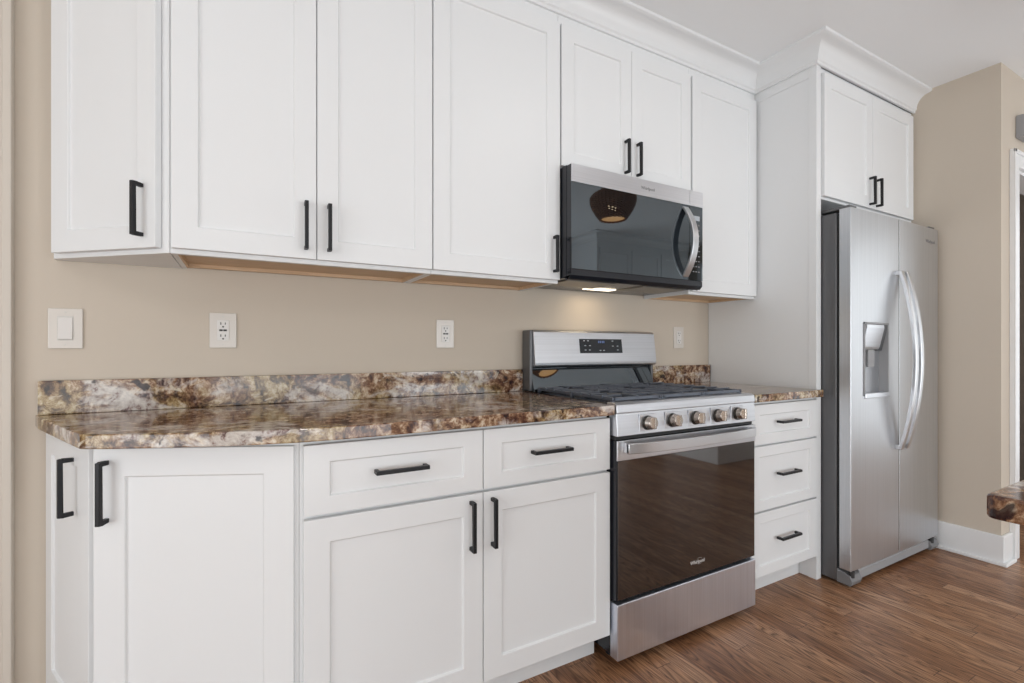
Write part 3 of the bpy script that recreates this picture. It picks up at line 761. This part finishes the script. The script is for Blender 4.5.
obj('paddle', bx(1.52, 1.58, FYD+0.020, FYD+0.030, 1.02, 1.104), M_GREYLT, dl, 0.002)
# bowed handles
for xc, par in ((FS-0.029, dl), (FS+0.029, drr)):
    bm = bmesh.new(); hp = []; out = []
    z0, z1 = 0.605, 1.500
    for i in range(29):
        u_ = i/28; z = z0+u_*(z1-z0); bow = 0.062*math.sin(PI*u_)**0.85
        hp.append((xc, FYD-0.010-bow, z)); out.append((0, -0.016, 0))
    sweep_rect(bm, hp, 0.027, (1, 0, 0), out)
    for z in (z0, z1-0.022): box(bm, xc-0.012, xc+0.012, FYD-0.018, FYD+0.001, z, z+0.022)
    obj('handle', bm, M_HANDLE, par, 0.003, True, seg=3)
text_mesh('logo', 'Whirlpool', 0.026, M_LOGODK, drr, Vector((2.135, -0.7486, 1.690)))
# base grille and roller covers
bm = bmesh.new(); prof_x(bm, [(FYC+0.05, 0.022), (FYC+0.05, 0.074), (FYD+0.022, 0.074), (FYD+0.012, 0.060), (FYD+0.012, 0.022)], FX0+0.09, FX1-0.09); obj('base_grille', bm, M_GREYLT, t, 0.002)
for x0, x1 in ((FX0-0.001, FX0+0.088), (FX1-0.088, FX1)):
    bm = bmesh.new(); prof_x(bm, [(FYC-0.001, 0.012), (FYC-0.001, 0.072), (FYC-0.004, 0.074), (FYD+0.008, 0.055), (FYD-0.002, 0.030), (FYD+0.006, 0.010)], x0, x1); rc = obj('hinge_cover', bm, M_GREYMID, t, 0.004)
    bm = bmesh.new(); cyl(bm, ((x0+0.02), FYD+0.01, 0.048), (0, 0, 1), 0.012, 0.012, 0.028, 16); obj('hinge_pin', bm, M_SLOT, rc)
for x in (FX0+0.06, FX1-0.06):
    for y in (-0.66, -0.10):
        bm = bmesh.new(); cyl(bm, (x-0.012, y, 0.018), (1, 0, 0), 0.018, 0.018, 0.024, 16); obj('roller', bm, M_BLACK, t, 0, True)
obj('top_hinge', bx(FX0+0.012, FX0+0.075, -0.735, -0.60, 1.7655, 1.780), M_GREYSIDE, t, 0.003)
obj('top_hinge', bx(FX1-0.075, FX1-0.012, -0.735, -0.60, 1.7655, 1.780), M_GREYSIDE, t, 0.003)

# ------------------------------------------------------------------ things seen only as reflections
# wicker pendant
PXc, PYc = 1.579, -1.956
t = thing('pendant_lamp', 'round brown wicker pendant lamp mirrored in the microwave door', 'lamp', (PXc, PYc, 2.20))
bm = bmesh.new(); cyl(bm, (PXc, PYc, CEIL-0.022), (0, 0, 1), 0.06, 0.065, 0.0215, 32); obj('canopy', bm, M_BLACK, t, 0.001, True)
bm = bmesh.new(); cyl(bm, (PXc, PYc, 2.40), (0, 0, 1), 0.008, 0.008, CEIL-0.022-2.40, 12); obj('rod', bm, M_BLACK, t, 0, True)
bm = bmesh.new(); NV = 36; prof = []
for i in range(13):
    u_ = i/12; z = 2.185+0.265*u_
    r = 0.115+0.085*math.sin(PI*min(1, u_*1.15)*0.62)**1.0 if u_ < 0.75 else 0.115+0.085*math.sin(PI*0.75*1.15*0.62)-0.075*((u_-0.75)/0.25)**1.6
    prof.append((r*0.93, 2.190+0.235*u_))
for i in range(NV):   # upright canes
    a = 2*PI*i/NV
    for (r0, z0), (r1, z1) in zip(prof, prof[1:]):
        p0 = Vector((PXc+r0*math.cos(a), PYc+r0*math.sin(a), z0)); p1 = Vector((PXc+r1*math.cos(a), PYc+r1*math.sin(a), z1))
        cyl(bm, p0, p1-p0, 0.0028, 0.0028, (p1-p0).length, 5)
fr = obj('shade_ribs', bm, M_WICK, t)
bm = bmesh.new()
for k_ in range(30):  # woven rounds, in and out of the canes
    u_ = k_/29*12; i = min(11, int(u_)); f = u_-i
    r = prof[i][0]*(1-f)+prof[i+1][0]*f; z = prof[i][1]*(1-f)+prof[i+1][1]*f
    n = NV*2; rg = []
    for j in range(n):
        a = 2*PI*j/n; rr_ = r+0.006*(1 if ((j//2+k_) % 2) else -1)
        d_ = Vector((math.cos(a), math.sin(a), 0)); c = Vector((PXc, PYc, z))+d_*rr_
        rg.append([bm.verts.new(c+d_*0.0025+Vector((0, 0, 0.0050))), bm.verts.new(c+d_*0.0025-Vector((0, 0, 0.0050))), bm.verts.new(c-d_*0.0025-Vector((0, 0, 0.0050))), bm.verts.new(c-d_*0.0025+Vector((0, 0, 0.0050)))])
    for j in range(n):
        A_, B_ = rg[j], rg[(j+1) % n]
        for q in range(4): bm.faces.new((A_[q], A_[(q+1) % 4], B_[(q+1) % 4], B_[q]))
obj('shade', bm, M_WICK, t)
bm = bmesh.new(); cyl(bm, (PXc, PYc, 2.198), (0, 0, 1), 0.098, 0.100, 0.004, 32); obj('diffuser', bm, M_DIFF, t)
bm = bmesh.new(); lathe(bm, (PXc, PYc, 2.295), [(0.001, 0), (0.028, 0.008), (0.04, 0.035), (0.03, 0.07), (0.014, 0.09), (0.001, 0.1)], 20); obj('bulb', bm, M_BULB, t, 0, True)
bm = bmesh.new(); cyl(bm, (PXc, PYc, 2.395), (0, 0, 1), 0.018, 0.018, 0.03, 16); obj('socket', bm, M_BLACK, t)
pl = bpy.data.lights.new('pendant_bulb', 'POINT'); pl.energy = 2; pl.color = (1, 0.7, 0.42); pl.shadow_soft_size = 0.04
po = bpy.data.objects.new('pendant_bulb', pl); COL.objects.link(po); po.location = (PXc, PYc, 2.30)
# tall white cabinets at the far side of the room
t = thing('pantry_cabinet', 'tall white cabinet mirrored in the microwave door', 'cabinet', (3.4, -3.9, 0))
obj('body', bx(2.75, 4.4, YB+0.02, -3.60, 0.10, UT), M_WHITE, t, 0.001); obj('toe_kick', bx(2.8, 4.38, YB+0.02, -3.68, 0, 0.10), M_WHITE, t)
for i in range(3):
    MM = Matrix.Translation((2.77+0.53*(i+1)+0.01, -3.599, 0)) @ Matrix.Rotation(PI, 4, 'Z')
    obj('door', shaker(0.52, 2.27, M=MM @ Matrix.Translation((0, 0, 0.12))), M_WHITE, t, 0.0018)
crown('trim_4', [(4.4, -3.6), (2.75, -3.6), (2.75, YB+0.02)])
t = thing('low_cabinet', 'low white cabinet mirrored in the oven door', 'cabinet', (3.3, -2.8, 0))
obj('body', bx(2.83, 3.9, -3.1, -2.43, 0.0, 0.88), M_WHITE, t, 0.002); obj('top', bx(2.79, 3.94, -3.14, -2.39, 0.881, 0.915), M_GRAN, t, 0.003)

# unseen recessed ceiling lamps, added to light the room and the hall
for i, (x, y) in enumerate(ADDED_RECESSED):
    t = thing('added_ceiling_lamp', 'unseen round recessed ceiling lamp added for light', 'lamp', (x, y, CEIL-0.004), 'added recessed ceiling lamps')
    bm = bmesh.new(); r_ = lathe(bm, (x, y, CEIL), [(0.060, -0.0005), (0.060, -0.004), (0.085, -0.004), (0.088, -0.0005)], 32); obj('ring', bm, M_TRIM, t, 0, True)
    bm = bmesh.new(); cyl(bm, (x, y, CEIL-0.003), (0, 0, 1), 0.059, 0.059, 0.0025, 32); obj('lens', bm, M_DISC, t)
    area('added_recessed_light', (x, y, CEIL-0.008), (0, 0, 0), 0.12, 0.12, 4, (1.0, 0.95, 0.90), 'DISK')
